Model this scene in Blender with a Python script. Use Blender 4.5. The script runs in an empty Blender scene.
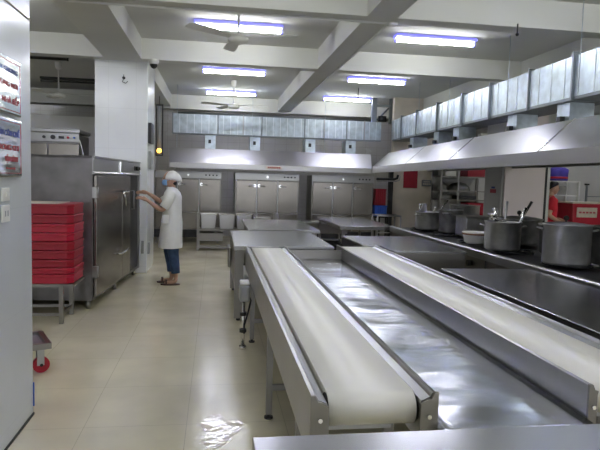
import bpy, bmesh, math, random
from mathutils import Vector, Matrix
random.seed(7)
C = bpy.context.scene.collection
PI = math.pi

# ------------------------------------------------------------------ materials
def mat(name, col, rough=.5, metal=0., bump=0., bscale=20., stretch=(1,1,1), var=0., vscale=6., coat=0., emit=None, estr=0., spec=.5, rvar=0.):
    m = bpy.data.materials.new(name); m.use_nodes = True
    nt = m.node_tree; b = nt.nodes['Principled BSDF']
    b.inputs['Base Color'].default_value = (*col, 1)
    b.inputs['Roughness'].default_value = rough
    b.inputs['Metallic'].default_value = metal
    b.inputs['Specular IOR Level'].default_value = spec
    if coat: b.inputs['Coat Weight'].default_value = coat; b.inputs['Coat Roughness'].default_value = .08
    if emit: b.inputs['Emission Color'].default_value = (*emit, 1); b.inputs['Emission Strength'].default_value = estr
    tc = nt.nodes.new('ShaderNodeTexCoord'); mp = nt.nodes.new('ShaderNodeMapping')
    mp.inputs['Scale'].default_value = stretch
    nt.links.new(tc.outputs['Object'], mp.inputs['Vector'])
    if bump:
        n = nt.nodes.new('ShaderNodeTexNoise'); n.inputs['Scale'].default_value = bscale; n.inputs['Detail'].default_value = 2
        bp = nt.nodes.new('ShaderNodeBump'); bp.inputs['Strength'].default_value = bump; bp.inputs['Distance'].default_value = .02
        nt.links.new(mp.outputs[0], n.inputs['Vector']); nt.links.new(n.outputs['Fac'], bp.inputs['Height'])
        nt.links.new(bp.outputs[0], b.inputs['Normal'])
    if var or rvar:
        n = nt.nodes.new('ShaderNodeTexNoise'); n.inputs['Scale'].default_value = vscale; n.inputs['Detail'].default_value = 2
        nt.links.new(mp.outputs[0], n.inputs['Vector'])
        if var:
            r = nt.nodes.new('ShaderNodeValToRGB')
            r.color_ramp.elements[0].position = .3; r.color_ramp.elements[1].position = .7
            r.color_ramp.elements[0].color = (*[c*(1-var) for c in col], 1)
            r.color_ramp.elements[1].color = (*[min(1, c*(1+var*.6)) for c in col], 1)
            nt.links.new(n.outputs['Fac'], r.inputs[0]); nt.links.new(r.outputs[0], b.inputs['Base Color'])
        if rvar:
            q = nt.nodes.new('ShaderNodeMapRange'); q.inputs['To Min'].default_value = rough - rvar; q.inputs['To Max'].default_value = rough + rvar
            nt.links.new(n.outputs['Fac'], q.inputs['Value']); nt.links.new(q.outputs[0], b.inputs['Roughness'])
    return m

def tile_mat(name, col, grout, w, h, off, rough, axis='xy', var=.08, gap=.004, coat=0.):
    """flat tiles with thin joints, laid out in object coordinates (metres)"""
    m = bpy.data.materials.new(name); m.use_nodes = True
    nt = m.node_tree; b = nt.nodes['Principled BSDF']; L = nt.links.new
    b.inputs['Roughness'].default_value = rough
    if coat: b.inputs['Coat Weight'].default_value = coat; b.inputs['Coat Roughness'].default_value = .05
    tc = nt.nodes.new('ShaderNodeTexCoord'); sp = nt.nodes.new('ShaderNodeSeparateXYZ'); L(tc.outputs['Object'], sp.inputs[0])
    def line(out, size, o):
        a = nt.nodes.new('ShaderNodeMath'); a.operation = 'SUBTRACT'; a.inputs[1].default_value = o; L(out, a.inputs[0])
        p = nt.nodes.new('ShaderNodeMath'); p.operation = 'PINGPONG'; p.inputs[1].default_value = size/2; L(a.outputs[0], p.inputs[0])
        c = nt.nodes.new('ShaderNodeMath'); c.operation = 'LESS_THAN'; c.inputs[1].default_value = gap; L(p.outputs[0], c.inputs[0])
        return c.outputs[0]
    ax = {'x': sp.outputs[0], 'y': sp.outputs[1], 'z': sp.outputs[2]}
    l1 = line(ax[axis[0]], w, off[0]); l2 = line(ax[axis[1]], h, off[1])
    mx = nt.nodes.new('ShaderNodeMath'); mx.operation = 'MAXIMUM'; L(l1, mx.inputs[0]); L(l2, mx.inputs[1])
    n = nt.nodes.new('ShaderNodeTexNoise'); n.inputs['Scale'].default_value = 2.2; n.inputs['Detail'].default_value = 6; L(tc.outputs['Object'], n.inputs['Vector'])
    r = nt.nodes.new('ShaderNodeValToRGB'); r.color_ramp.elements[0].position = .3; r.color_ramp.elements[1].position = .7
    r.color_ramp.elements[0].color = (*[c*(1-var) for c in col], 1); r.color_ramp.elements[1].color = (*[min(1, c*(1+var*.5)) for c in col], 1)
    L(n.outputs['Fac'], r.inputs[0])
    mc = nt.nodes.new('ShaderNodeMix'); mc.data_type = 'RGBA'; L(mx.outputs[0], mc.inputs[0]); L(r.outputs[0], mc.inputs[6]); mc.inputs[7].default_value = (*grout, 1)
    L(mc.outputs[2], b.inputs['Base Color'])
    q = nt.nodes.new('ShaderNodeMapRange'); q.inputs['To Min'].default_value = max(.02, rough-.1); q.inputs['To Max'].default_value = rough+.12
    L(n.outputs['Fac'], q.inputs['Value']); L(q.outputs[0], b.inputs['Roughness'])
    return m

S = {}
S['floor'] = tile_mat('floor_tile', (.73,.67,.48), (.50,.45,.32), .60, .66, (-.75,3.42), .17, 'xy', .10, .0016)
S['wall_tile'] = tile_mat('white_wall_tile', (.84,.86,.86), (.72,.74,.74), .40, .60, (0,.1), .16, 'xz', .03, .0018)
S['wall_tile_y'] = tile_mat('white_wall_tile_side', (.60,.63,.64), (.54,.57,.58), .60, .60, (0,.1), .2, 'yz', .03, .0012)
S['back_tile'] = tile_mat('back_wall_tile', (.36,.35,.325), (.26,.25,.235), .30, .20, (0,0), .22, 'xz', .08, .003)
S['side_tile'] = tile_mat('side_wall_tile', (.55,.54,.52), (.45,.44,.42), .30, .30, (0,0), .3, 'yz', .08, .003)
S['ceiling'] = mat('ceiling_paint', (.62,.62,.59), .9, var=.05, vscale=.8)
S['beam'] = mat('beam_paint', (.64,.64,.60), .85, var=.05, vscale=1.2)
S['steel'] = mat('stainless_steel', (.38,.38,.38), .32, 1, bump=.0, bscale=2.2, rvar=.05, vscale=5)
S['steel_top'] = mat('stainless_table_top', (.42,.42,.43), .25, 1)
S['tray'] = mat('dented_stainless_sheet', (.46,.47,.50), .19, 1, bump=.45, bscale=3.4, stretch=(.7,1.5,1), rvar=.05, vscale=3)
S['brushed'] = mat('brushed_steel', (.25,.24,.225), .33, 1, bump=.0, rvar=.06, vscale=4)
S['cab_side'] = mat('dull_steel_sheet', (.25,.24,.245), .42, .85, var=.22, vscale=5, rvar=.1)
S['door_steel'] = mat('door_steel', (.27,.25,.23), .25, 1, var=.12, vscale=2., rvar=.04)
S['hood'] = mat('hood_steel', (.42,.415,.41), .33, 1, bump=.0, bscale=1.5, rvar=.07, vscale=2.5)
S['galv'] = mat('galvanised_duct', (.50,.57,.62), .38, .8, var=.22, vscale=9, rvar=.1)
S['seam'] = mat('duct_seam', (.80,.84,.88), .4, .6)
S['galv_dark'] = mat('duct_flange', (.22,.24,.26), .5, .7)
S['chrome'] = mat('chrome', (.8,.8,.8), .12, 1)
S['alu'] = mat('dull_aluminium', (.42,.42,.42), .42, .85, var=.16, vscale=10)
S['alu_dark'] = mat('sooty_aluminium', (.22,.22,.21), .5, .75, var=.45, vscale=7)
S['belt'] = mat('cream_belt', (.90,.88,.79), .42, 0, var=.025, vscale=2)
S['red'] = mat('red_plastic', (.40,.006,.026), .38, 0, var=.12, vscale=8)
S['red2'] = mat('deep_red_plastic', (.30,.006,.02), .42, 0, var=.12, vscale=8)
S['blue'] = mat('blue_plastic', (.03,.12,.55), .45, 0, var=.1)
S['purple'] = mat('violet_cloth', (.07,.05,.35), .8, 0, var=.2)
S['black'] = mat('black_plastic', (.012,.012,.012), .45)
S['dark'] = mat('dark_steel', (.035,.035,.038), .5, .4, var=.3)  # near-black steel shared by hood undersides, burner deck and small fittings
S['iron'] = mat('cast_iron_burner', (.02,.02,.022), .55, .5, var=.3, vscale=12)
S['grey_plastic'] = mat('grey_plastic', (.35,.36,.37), .5)
S['lamp_end'] = mat('lamp_end',(.5,.5,.6),.5)
S['white_plastic'] = mat('white_plastic', (.78,.78,.75), .4)
S['label'] = mat('beige_label', (.60,.54,.44), .6, var=.12, vscale=14)
S['cloth_white'] = mat('white_cotton', (.80,.80,.78), .85, bump=.25, bscale=14, var=.03)
S['denim'] = mat('blue_denim', (.035,.07,.15), .85, var=.25, vscale=20)
S['skin'] = mat('skin', (.50,.30,.21), .5)
S['hair'] = mat('black_hair', (.012,.010,.010), .5)
S['mask'] = mat('blue_face_mask', (.22,.42,.75), .8)
S['red_shirt'] = mat('red_shirt', (.62,.02,.04), .8, var=.1)
S['sandal'] = mat('brown_sandal', (.10,.06,.05), .6)
S['trouser'] = mat('dark_trousers', (.03,.03,.04), .85)
S['pink_board'] = mat('pinkish_wall_board', (.68,.61,.59), .45, var=.05, vscale=1.5)
S['beige_wall'] = mat('aged_beige_wall', (.62,.56,.47), .6, var=.12, vscale=2.5)
S['grey_wall'] = mat('grey_wall', (.52,.52,.50), .7, var=.06, vscale=2)
S['yellow'] = mat('yellow_lamp', (.8,.4,.05), .4, emit=(1,.45,.05), estr=2.5)
S['tube'] = mat('fluorescent_tube', (.9,.9,1), .4, emit=(.97,1,.93), estr=27)
S['fixture'] = mat('fixture_violet_fringe', (.34,.34,.85), .5, emit=(.22,.22,1), estr=.45)  # violet colour and faint glow imitate the fringe around lit tubes
S['offtube'] = mat('unlit_fixture', (.03,.03,.03), .5)
S['text_red'] = mat('red_lettering', (.42,.07,.09), .6)
S['text_blue'] = mat('blue_lettering', (.06,.09,.30), .6)
S['glass'] = mat('pane_glass', (.9,.95,1), .05)
S['glass'].node_tree.nodes['Principled BSDF'].inputs['Transmission Weight'].default_value = 1
S['glass'].node_tree.nodes['Principled BSDF'].inputs['IOR'].default_value = 1.05
S['gloss_tile'] = mat('gloss_tile', (.70,.62,.46), .05, bump=.35, bscale=9)
S['sign_steel'] = mat('polished_sign_plate', (.66,.68,.70), .16, 1, bump=.5, bscale=5, stretch=(1,.6,1.6))
S['rubber'] = mat('grey_rubber', (.06,.06,.065), .7)
S['purple_deck'] = mat('greyish_violet_deck', (.22,.19,.24), .5, .3)
S['cable'] = mat('white_cable', (.7,.7,.68), .5)
S['brown'] = mat('brown_residue', (.22,.10,.04), .7)

# ------------------------------------------------------------------ mesh tools
class MB:
    def __init__(s): s.v = []; s.f = []; s.sm = []
    def add(s, vs, fs, smooth=False):
        n = len(s.v); s.v += [Vector(v) for v in vs]
        s.f += [tuple(i+n for i in f) for f in fs]; s.sm += [smooth]*len(fs); return s
    def box(s, x0, x1, y0, y1, z0, z1):
        return s.add([(x0,y0,z0),(x1,y0,z0),(x1,y1,z0),(x0,y1,z0),(x0,y0,z1),(x1,y0,z1),(x1,y1,z1),(x0,y1,z1)],
                     [(3,2,1,0),(4,5,6,7),(0,1,5,4),(1,2,6,5),(2,3,7,6),(3,0,4,7)])
    def rbox(s, x0, x1, y0, y1, z0, z1, r=.01, seg=2):
        bm = bmesh.new(); bmesh.ops.create_cube(bm, size=1)
        for v in bm.verts: v.co = Vector((x0+(v.co.x+.5)*(x1-x0), y0+(v.co.y+.5)*(y1-y0), z0+(v.co.z+.5)*(z1-z0)))
        bmesh.ops.bevel(bm, geom=bm.edges[:], offset=r, segments=seg, affect='EDGES', profile=.5)
        bm.verts.index_update(); s.add([v.co.copy() for v in bm.verts], [tuple(v.index for v in f.verts) for f in bm.faces], False); bm.free(); return s
    def cyl(s, a, b, r, r2=None, n=14, caps=True):
        a = Vector(a); b = Vector(b); r2 = r if r2 is None else r2
        d = (b-a).normalized(); u = d.orthogonal().normalized(); w = d.cross(u)
        vs = []
        for p, q in ((a, r), (b, r2)):
            for i in range(n):
                t = 2*PI*i/n; vs.append(p + (u*math.cos(t)+w*math.sin(t))*q)
        fs = [(i, (i+1) % n, n+(i+1) % n, n+i) for i in range(n)]
        s.add(vs, fs, True)
        if caps: s.add(vs, [tuple(range(n))[::-1], tuple(range(n, 2*n))], False)
        return s
    def tube(s, pts, r, n=8):
        pts = [Vector(p) for p in pts]; rr = r if isinstance(r, (list, tuple)) else [r]*len(pts)
        vs = []; u = None
        for i, p in enumerate(pts):
            d = (pts[min(i+1, len(pts)-1)]-pts[max(i-1, 0)]).normalized()
            u = (u - d*u.dot(d)).normalized() if u is not None and (u-d*u.dot(d)).length > 1e-4 else d.orthogonal().normalized()
            w = d.cross(u)
            vs += [p+(u*math.cos(2*PI*k/n)+w*math.sin(2*PI*k/n))*rr[i] for k in range(n)]
        fs = [(i*n+k, i*n+(k+1) % n, (i+1)*n+(k+1) % n, (i+1)*n+k) for i in range(len(pts)-1) for k in range(n)]
        fs += [tuple(range(n))[::-1], tuple(range((len(pts)-1)*n, len(pts)*n))]
        return s.add(vs, fs, True)
    def lathe(s, prof, cx=0, cy=0, z=0, n=32, sx=1, sy=1):
        vs = [(cx+sx*r*math.cos(2*PI*k/n), cy+sy*r*math.sin(2*PI*k/n), z+h) for r, h in prof for k in range(n)]
        fs = [(i*n+k, i*n+(k+1) % n, (i+1)*n+(k+1) % n, (i+1)*n+k) for i in range(len(prof)-1) for k in range(n)]
        return s.add(vs, fs, True)
    def prism(s, poly, a, b, axis='y'):
        """polygon in the plane across `axis`, pushed from a to b"""
        f = {'y': lambda p, t: (p[0], t, p[1]), 'x': lambda p, t: (t, p[0], p[1]), 'z': lambda p, t: (p[0], p[1], t)}[axis]
        n = len(poly); vs = [f(p, a) for p in poly]+[f(p, b) for p in poly]
        fs = [(i, (i+1) % n, n+(i+1) % n, n+i) for i in range(n)]+[tuple(range(n))[::-1], tuple(range(n, 2*n))]
        return s.add(vs, fs)
    def loft(s, rings, cap=True, n=20):
        """rings: (cx, cy, z, rx, ry)"""
        vs = [(cx+rx*math.cos(2*PI*k/n), cy+ry*math.sin(2*PI*k/n), z) for cx, cy, z, rx, ry in rings for k in range(n)]
        fs = [(i*n+k, i*n+(k+1) % n, (i+1)*n+(k+1) % n, (i+1)*n+k) for i in range(len(rings)-1) for k in range(n)]
        if cap: fs += [tuple(range(n))[::-1], tuple(range((len(rings)-1)*n, len(rings)*n))]
        return s.add(vs, fs, True)
    def ball(s, c, rx, ry=None, rz=None, n=14, m=10):
        ry = ry or rx; rz = rz or rx
        vs = []; 
        for i in range(m+1):
            t = -PI/2+PI*i/m
            for k in range(n): vs.append((c[0]+rx*math.cos(t)*math.cos(2*PI*k/n), c[1]+ry*math.cos(t)*math.sin(2*PI*k/n), c[2]+rz*math.sin(t)))
        fs = [(i*n+k, i*n+(k+1) % n, (i+1)*n+(k+1) % n, (i+1)*n+k) for i in range(m) for k in range(n)]
        return s.add(vs, fs, True)
    def build(s, name, m, parent=None, bevel=0):
        inv = Matrix.Identity(4); p = parent
        while p is not None:
            inv = inv @ Matrix.Identity(4) if p.matrix_basis == Matrix.Identity(4) else p.matrix_basis.inverted() @ inv
            p = p.parent
        me = bpy.data.meshes.new(name)
        bm = bmesh.new()
        vs = [bm.verts.new(inv @ v) for v in s.v]
        for f, sm in zip(s.f, s.sm):
            try: q = bm.faces.new([vs[i] for i in f]); q.smooth = sm
            except ValueError: pass
        bmesh.ops.remove_doubles(bm, verts=bm.verts, dist=1e-6)
        bmesh.ops.recalc_face_normals(bm, faces=bm.faces)
        bm.to_mesh(me); bm.free()
        me.materials.append(S[m] if isinstance(m, str) else m)
        o = bpy.data.objects.new(name, me); C.objects.link(o)
        if parent is not None: o.parent = parent
        if bevel:
            b = o.modifiers.new('bevel', 'BEVEL'); b.width = bevel; b.segments = 2; b.limit_method = 'ANGLE'; b.angle_limit = .7
        return o

def tag(o, label, cat, group=None, kind=None):
    o['label'] = label; o['category'] = cat
    if group: o['group'] = group
    if kind: o['kind'] = kind
    return o
def thing(name, label, cat, loc=(0,0,0), rz=0, group=None):
    o = bpy.data.objects.new(name, None); C.objects.link(o); o.empty_display_size = .1
    o.matrix_basis = Matrix.Translation(loc) @ Matrix.Rotation(rz, 4, 'Z')
    return tag(o, label, cat, group)
def struct(name, mb, m, parent=None, bevel=0):
    o = mb.build(name, m, parent, bevel)
    if parent is None: o['kind'] = 'structure'
    return o
def dup(root, loc, label, group=None, rz=None):
    r = root.copy(); C.objects.link(r)
    rot = root.matrix_basis.to_euler().z if rz is None else rz
    r.matrix_basis = Matrix.Translation(loc) @ Matrix.Rotation(rot, 4, 'Z')
    r['label'] = label
    if group: r['group'] = group
    def kids(a, b):
        for ch in list(a.children):
            c = ch.copy(); C.objects.link(c); c.parent = b; kids(ch, c)
    kids(root, r)
    return r
def text(name, body, size, origin, xdir, updir, m, parent, width=None, extr=.0008):
    cu = bpy.data.curves.new(name, 'FONT'); cu.body = body; cu.size = size; cu.extrude = extr; cu.align_x = 'LEFT'; cu.offset = size*.012
    t = bpy.data.objects.new(name, cu); C.objects.link(t)
    bpy.context.view_layer.update()
    me = bpy.data.meshes.new_from_object(t.evaluated_get(bpy.context.evaluated_depsgraph_get()))
    bpy.data.objects.remove(t)
    xs = [v.co.x for v in me.vertices] or [0, 1]; w = max(xs)-min(xs); k = (width/w) if width else 1
    X = Vector(xdir).normalized(); U = Vector(updir).normalized(); N = X.cross(U); O = Vector(origin)
    mb = MB(); mb.add([O+X*(v.co.x-min(xs))*k+U*v.co.y+N*v.co.z for v in me.vertices], [tuple(p.vertices) for p in me.polygons])
    bpy.data.meshes.remove(me)
    return mb.build(name, m, parent)

# ------------------------------------------------------------------ the setting
CZ = 3.50; BY = 14.7
struct('floor', MB().box(-6.5, 10.5, -6.2, 14.95, -.12, 0), 'floor')
struct('ceiling', MB().box(-6.5, 10.5, -6.2, 14.95, CZ, CZ+.15), 'ceiling')
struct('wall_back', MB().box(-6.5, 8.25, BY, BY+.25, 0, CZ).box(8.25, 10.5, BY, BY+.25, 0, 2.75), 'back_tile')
struct('wall_left', MB().box(-6.5, -6.3, -6, BY, 0, CZ), 'grey_wall')
struct('wall_right', MB().box(10.3, 10.5, -6, BY, 0, CZ), 'grey_wall')
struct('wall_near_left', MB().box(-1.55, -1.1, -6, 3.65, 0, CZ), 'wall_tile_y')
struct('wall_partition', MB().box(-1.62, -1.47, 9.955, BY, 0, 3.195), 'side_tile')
struct('wall_column', MB().box(-1.80, -1.03, 8.99, 9.95, 0, CZ), 'wall_tile', bevel=.006)
struct('wall_beyond', MB().box(4.15, 5.75, 13.15, 13.3, 0, CZ), 'beige_wall')
struct('wall_dark_bay', MB().box(-6.3, -1.62, 13.2, 13.35, 0, 2.75), 'grey_wall')
wp = struct('wall_pillar', MB().box(4.33, 5.02, 8.2, 8.755, 0, 2.75), 'grey_wall', bevel=.01)
struct('wall_adjoining', MB().box(5.6, 10.3, 11.6, 11.75, 0, 2.6), 'grey_wall')
wr = MB().box(-6.5,10.5,-6.2,-6,0,1.0).box(-6.5,10.5,-6.2,-6,2.7,CZ)
for a_ in (-6.5,-3.1,.3,3.7,7.1,10.3): wr.box(a_,a_+.5 if a_<10 else 10.5,-6.2,-6,1.0,2.7)
struct('wall_behind', wr, 'grey_wall')
# ceiling beams
struct('trim_1', MB().box(-6.3, 10.3, 5.86, 6.08, 3.2, CZ), 'beam')
struct('trim_2', MB().box(-6.3, 10.3, 8.76, 8.98, 3.2, CZ), 'beam')
struct('trim_3', MB().box(-6.3, 10.3, 14.45, 14.69, 3.16, CZ), 'beam')
struct('trim_4', MB().box(1.52, 1.84, -6, 5.86, 3.2, CZ).box(1.52, 1.84, 6.08, 8.76, 3.2, CZ).box(1.52, 1.84, 8.98, 14.44, 3.2, CZ), 'beam')
struct('trim_5', MB().box(-1.63, -1.10, 3.66, 5.86, 3.2, CZ).box(-1.63, -1.10, 6.08, 8.76, 3.2, CZ).box(-1.63, -1.10, 9.96, 14.44, 3.2, CZ), 'beam')
struct('trim_6', MB().box(4.85, 5.1, 6.08, 8.76, 3.2, CZ).box(4.85, 5.1, 8.98, 14.44, 3.2, CZ), 'beam')
w = MB()
for a in (8.25, 8.9, 9.55, 10.2): w.box(a, a+.06, BY+.02, BY+.1, 2.75, CZ)
w.box(8.25, 10.3, BY+.02, BY+.1, 2.75, 2.81); wf = struct('window_1', w, 'white_plastic')
MB().box(8.25, 10.3, BY+.05, BY+.06, 2.81, CZ).build('pane', 'glass', wf)
struct('baseboard_left', MB().box(-1.10, -1.092, -6, 3.65, 0, .012), 'rubber')

pd = []
for k in range(24):
    a = 2*PI*k/24; q = 1+.22*math.sin(3*a+1)+.12*math.sin(5*a)
    pd.append((.05+.11*q*math.cos(a), 3.33+.22*q*math.sin(a)))
tag(MB().prism(pd, .0004, .0014, 'z').build('glint_patch', 'gloss_tile'), 'small glossy patch added to catch a tube reflection beside the left conveyor', 'gloss_patch')  # smooth patch added so a ceiling tube glints on the floor here
# thin conduits
tag(MB().tube([(-1.9,6.03,3.188),(1.80,6.03,3.188)], .012).build('conduit', 'cable'),
    'white conduit along the edge of the near ceiling beam', 'conduit')
tag(MB().tube([(1.80,6.12,3.19),(1.80,8.7,3.19)], .010).tube([(1.80,8.7,3.19),(1.80,8.9,3.19),(1.80,13.6,3.19)], .010).build('conduit', 'cable'), 'white conduit running lengthwise on the ceiling beam towards the rear wall', 'conduit')
jb = tag(MB().lathe([(0,0),(.045,0),(.05,.012),(.05,.03),(.0,.03)], 1.85, 6.03, 3.17, 16).build('junction_box', 'white_plastic'),
    'round white junction box where conduits meet on the beam', 'junction box')
tag(MB().tube([(-1.095,2.2,2.385),(-1.095,3.64,2.395)], .004).build('wall_cable', 'label'), 'thin cable line above the steel signs on the near left wall', 'cable')
tag(MB().tube([(-.95,14.672,3.08),(4.1,14.672,3.08)], .03).build('water_pipe', 'galv_dark'), 'long dark pipe on the rear wall above the ventilation duct', 'pipe')

# ------------------------------------------------------------------ tubes and fans
def tube_light(x, y, label, m='tube', fm='fixture', L=1.10, z=3.43, group='fluorescent ceiling tubes'):
    t = thing('fluorescent_light', label, 'ceiling light', (x, y, CZ), 0, group)
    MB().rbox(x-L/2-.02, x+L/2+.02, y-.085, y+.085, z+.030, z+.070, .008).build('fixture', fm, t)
    MB().tube([(x-L/2, y, z-.005), (x-L/2+.01, y, z-.005), (x+L/2-.01, y, z-.005), (x+L/2, y, z-.005)], [.010,.020,.020,.010], 12).build('tube', m, t)
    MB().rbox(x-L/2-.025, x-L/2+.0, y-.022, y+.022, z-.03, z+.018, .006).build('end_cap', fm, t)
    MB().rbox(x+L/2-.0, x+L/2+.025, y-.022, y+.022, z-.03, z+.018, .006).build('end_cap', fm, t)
    return t
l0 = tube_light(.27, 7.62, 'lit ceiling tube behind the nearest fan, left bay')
for x, y, lab in ((.31,10.75,'middle lit ceiling tube of the left bay'), (.33,13.45,'farthest lit ceiling tube of the left bay, above the far fan'),
                  (2.95,7.64,'nearest lit ceiling tube of the right bay'), (3.06,10.9,'middle lit ceiling tube of the right bay'), (3.08,13.5,'farthest lit ceiling tube of the right bay, nearest the duct corner'),
                  (.27,4.0,'added ceiling tube above the conveyors, out of view'), (2.87,4.0,'added ceiling tube above the stove, out of view'), (.27,.6,'added ceiling tube over the front table, out of view'),
                  (2.87,.6,'added ceiling tube behind the viewer on the right, out of view'), (6.6,9.5,'lit ceiling tube in the adjoining room, out of view'),(6.6,5.5,'second added ceiling tube in the adjoining room, out of view'),(5.6,3.0,'added ceiling tube beyond the stove on the near right, out of view'),(-2.8,6.9,'added ceiling tube above the large steel cabinet, out of view'),(-5.2,11.5,'added ceiling tube at the far side of the dark bay, out of view'),(-2.8,3.0,'added ceiling tube behind the near left wall, out of view')):
    dup(l0, (x, y, CZ), lab)  # out-of-view tubes are added, unseen, to brighten the room
m0 = tube_light(-3.1, 10.35, 'unlit dark ceiling tube nearer the aisle, left dark bay', 'offtube', 'offtube', 1.15, 3.43, 'unlit tubes in the dark bay')
dup(m0, (-3.05, 12.8, CZ), 'unlit dark ceiling tube farther back, left dark bay')

def fan(x, y, z, angs, label, r=.70, top=CZ, tilt=0):
    t = thing('ceiling_fan', label, 'ceiling fan', (x, y, top), 0, 'ceiling fans')
    MB().lathe([(0,.0),(.055,0),(.062,-.03),(.05,-.12),(.02,-.14),(0,-.14)], x, y, top, 18).build('canopy', 'white_plastic', t)
    MB().cyl((x,y,z+.03), (x,y,top-.1), .012).build('rod', 'white_plastic', t)
    MB().lathe([(0,.05),(.05,.05),(.11,.035),(.125,.0),(.11,-.03),(.06,-.045),(0,-.05)], x, y, z, 24).build('motor_housing', 'white_plastic', t)
    for a in angs:
        d = Vector((math.cos(a), math.sin(a), 0)); p = Vector((-d.y, d.x, 0)); o = Vector((x, y, z+.02))
        vs = []
        for q, wd in ((.10,.025),(.2,.055),(.4,.07),(r-.04,.075),(r,.05)):
            for sgn in (-1, 1):
                for h in (0, .006): vs.append(o+d*q+p*wd*sgn+Vector((0,0,h+sgn*.012)))
        fs = []
        for i in range(4):
            b = i*4; fs += [(b,b+4,b+6,b+2),(b+1,b+3,b+7,b+5),(b,b+1,b+5,b+4),(b+2,b+6,b+7,b+3)]
        fs += [(0,2,3,1),(16,17,19,18)]
        MB().add(vs, fs).build('blade', 'white_plastic', t)
    return t
fan(.235, 6.75, 3.09, (math.radians(-22), math.radians(98), math.radians(-142)), 'white ceiling fan closest to the viewer, in front of a lit tube')
fan(.35, 11.0+1.0, 2.97, (math.radians(-3), math.radians(117), math.radians(-157)), 'white ceiling fan far back near the rear ventilation duct')
fan(-2.83, 11.0, 2.90, (math.radians(0), math.radians(120), math.radians(-120)), 'dim ceiling fan hanging in the dark left bay', .6)

# ------------------------------------------------------------------ wall things, left
def plate_sign(z0, z1, label, rows):
    t = thing('metal_sign', label, 'sign', (-1.1, 3.2, z0), 0, 'polished steel signs on the near wall')
    bm = MB().rbox(-1.099, -1.075, 2.62, 3.42, z0, z1, .012, 3); bm.build('plate', 'sign_steel', t)
    b = MB()
    for (y0, y1, a, c) in ((2.65,3.395,z0+.022,z0+.025),(2.65,3.395,z1-.025,z1-.022)): b.box(-1.075, -1.0735, y0, y1, a, c)
    b.box(-1.075,-1.0735,3.392,3.395,z0+.022,z1-.022).build('border', 'text_red', t)
    for body, size, zz, y0, wd, m in rows: text('lettering', body, size, (-1.0735, y0-.03, zz), (0,1,0), (0,0,1), m, t, wd)
plate_sign(1.80, 2.10, 'upper wavy reflective steel sign on the near left wall',
    [('XIN GIỮ VỆ SINH CHUNG', .032, 2.02, 2.72, .66, 'text_blue'), ('ĐỂ GIÀY DÉP ĐÚNG NƠI', .034, 1.945, 2.72, .66, 'text_red'), ('KHU VỰC NHÀ BẾP', .040, 1.86, 2.86, .54, 'text_red')])
plate_sign(1.47, 1.785, 'lower dull steel sign just above the two switch plates',
    [('KHU CHẾ BIẾN HÂN CÔN CHẾ', .038, 1.69, 2.72, .68, 'text_blue'), ('PHỤC VỤ VỀ TRONG KHI', .038, 1.615, 2.70, .69, 'text_red'), ('VẬN HÀNH', .038, 1.555, 3.18, .19, 'text_red'), ('Ban quản lý', .014, 1.515, 3.20, .13, 'text_red')])
for z0, z1, lab, wd in ((1.345,1.415,'upper white switch plate below the steel signs', 1), (1.235,1.325,'lower white socket plate below the other switch plate', 2)):
    t = thing('switch_plate', lab, 'wall switch', (-1.1, 3.26, z0), 0, 'white switch plates')
    MB().rbox(-1.099, -1.088, 3.150, 3.255, z0, z1, .004).build('plate', 'white_plastic', t)
    if wd == 1: MB().rbox(-1.089, -1.082, 3.19, 3.215, z0+.022, z1-.022, .003).build('rocker', 'white_plastic', t)
    else:
        for k in range(2): MB().box(-1.089, -1.0865, 3.178+k*.036, 3.19+k*.036, z0+.03, z1-.03).build('socket', 'grey_plastic', t)
tag(MB().box(-1.11, -1.094, 3.651, 3.66, .05, .2).build('edge_strip', 'blue'), 'narrow blue strip at the foot of the near left wall corner', 'strip')

# ------------------------------------------------------------------ big steel cabinet
A = math.atan2(-.19, 2.4)
cab = thing('steaming_cabinet', 'large dull steel cabinet with double doors the worker is opening', 'cabinet', (-1.33, 6.5, 0), A)
inv = cab.matrix_basis
def W(mb): mb.v = [inv @ v for v in mb.v]; return mb        # local -> world before build
W(MB().box(-1.5, 0, 0, .03, .10, 1.70).box(-1.5, -1.47, .03, 2.36, .10, 1.70).box(-1.5, 0, 2.36, 2.40, .10, 1.70).box(-1.5, 0, 0, 2.4, .10, .13)
   .box(-1.5, -.0, .0, 2.4, 1.67, 1.70).box(-1.47,-.02,1.69,1.71,.13,1.67)).build('body', 'cab_side', cab, bevel=.004)
hp = W(MB().prism([(0,1.50),(.0,1.70),(.025,1.70),(.025,1.685),(.012,1.672),(.012,1.53),(.025,1.515),(.025,1.50)], 0, 2.4)).build('header_panel', 'steel', cab)
W(MB().rbox(.01,.03,1.16,1.19,1.53,1.675,.004)).build('mullion', 'chrome', hp)
W(MB().cyl((.012,2.12,1.60),(.05,2.12,1.60),.03).cyl((.012,2.24,1.60),(.05,2.24,1.60),.022).box(.012,.02,2.02,2.32,1.57,1.63)).build('control_knob', 'black', hp)
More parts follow.
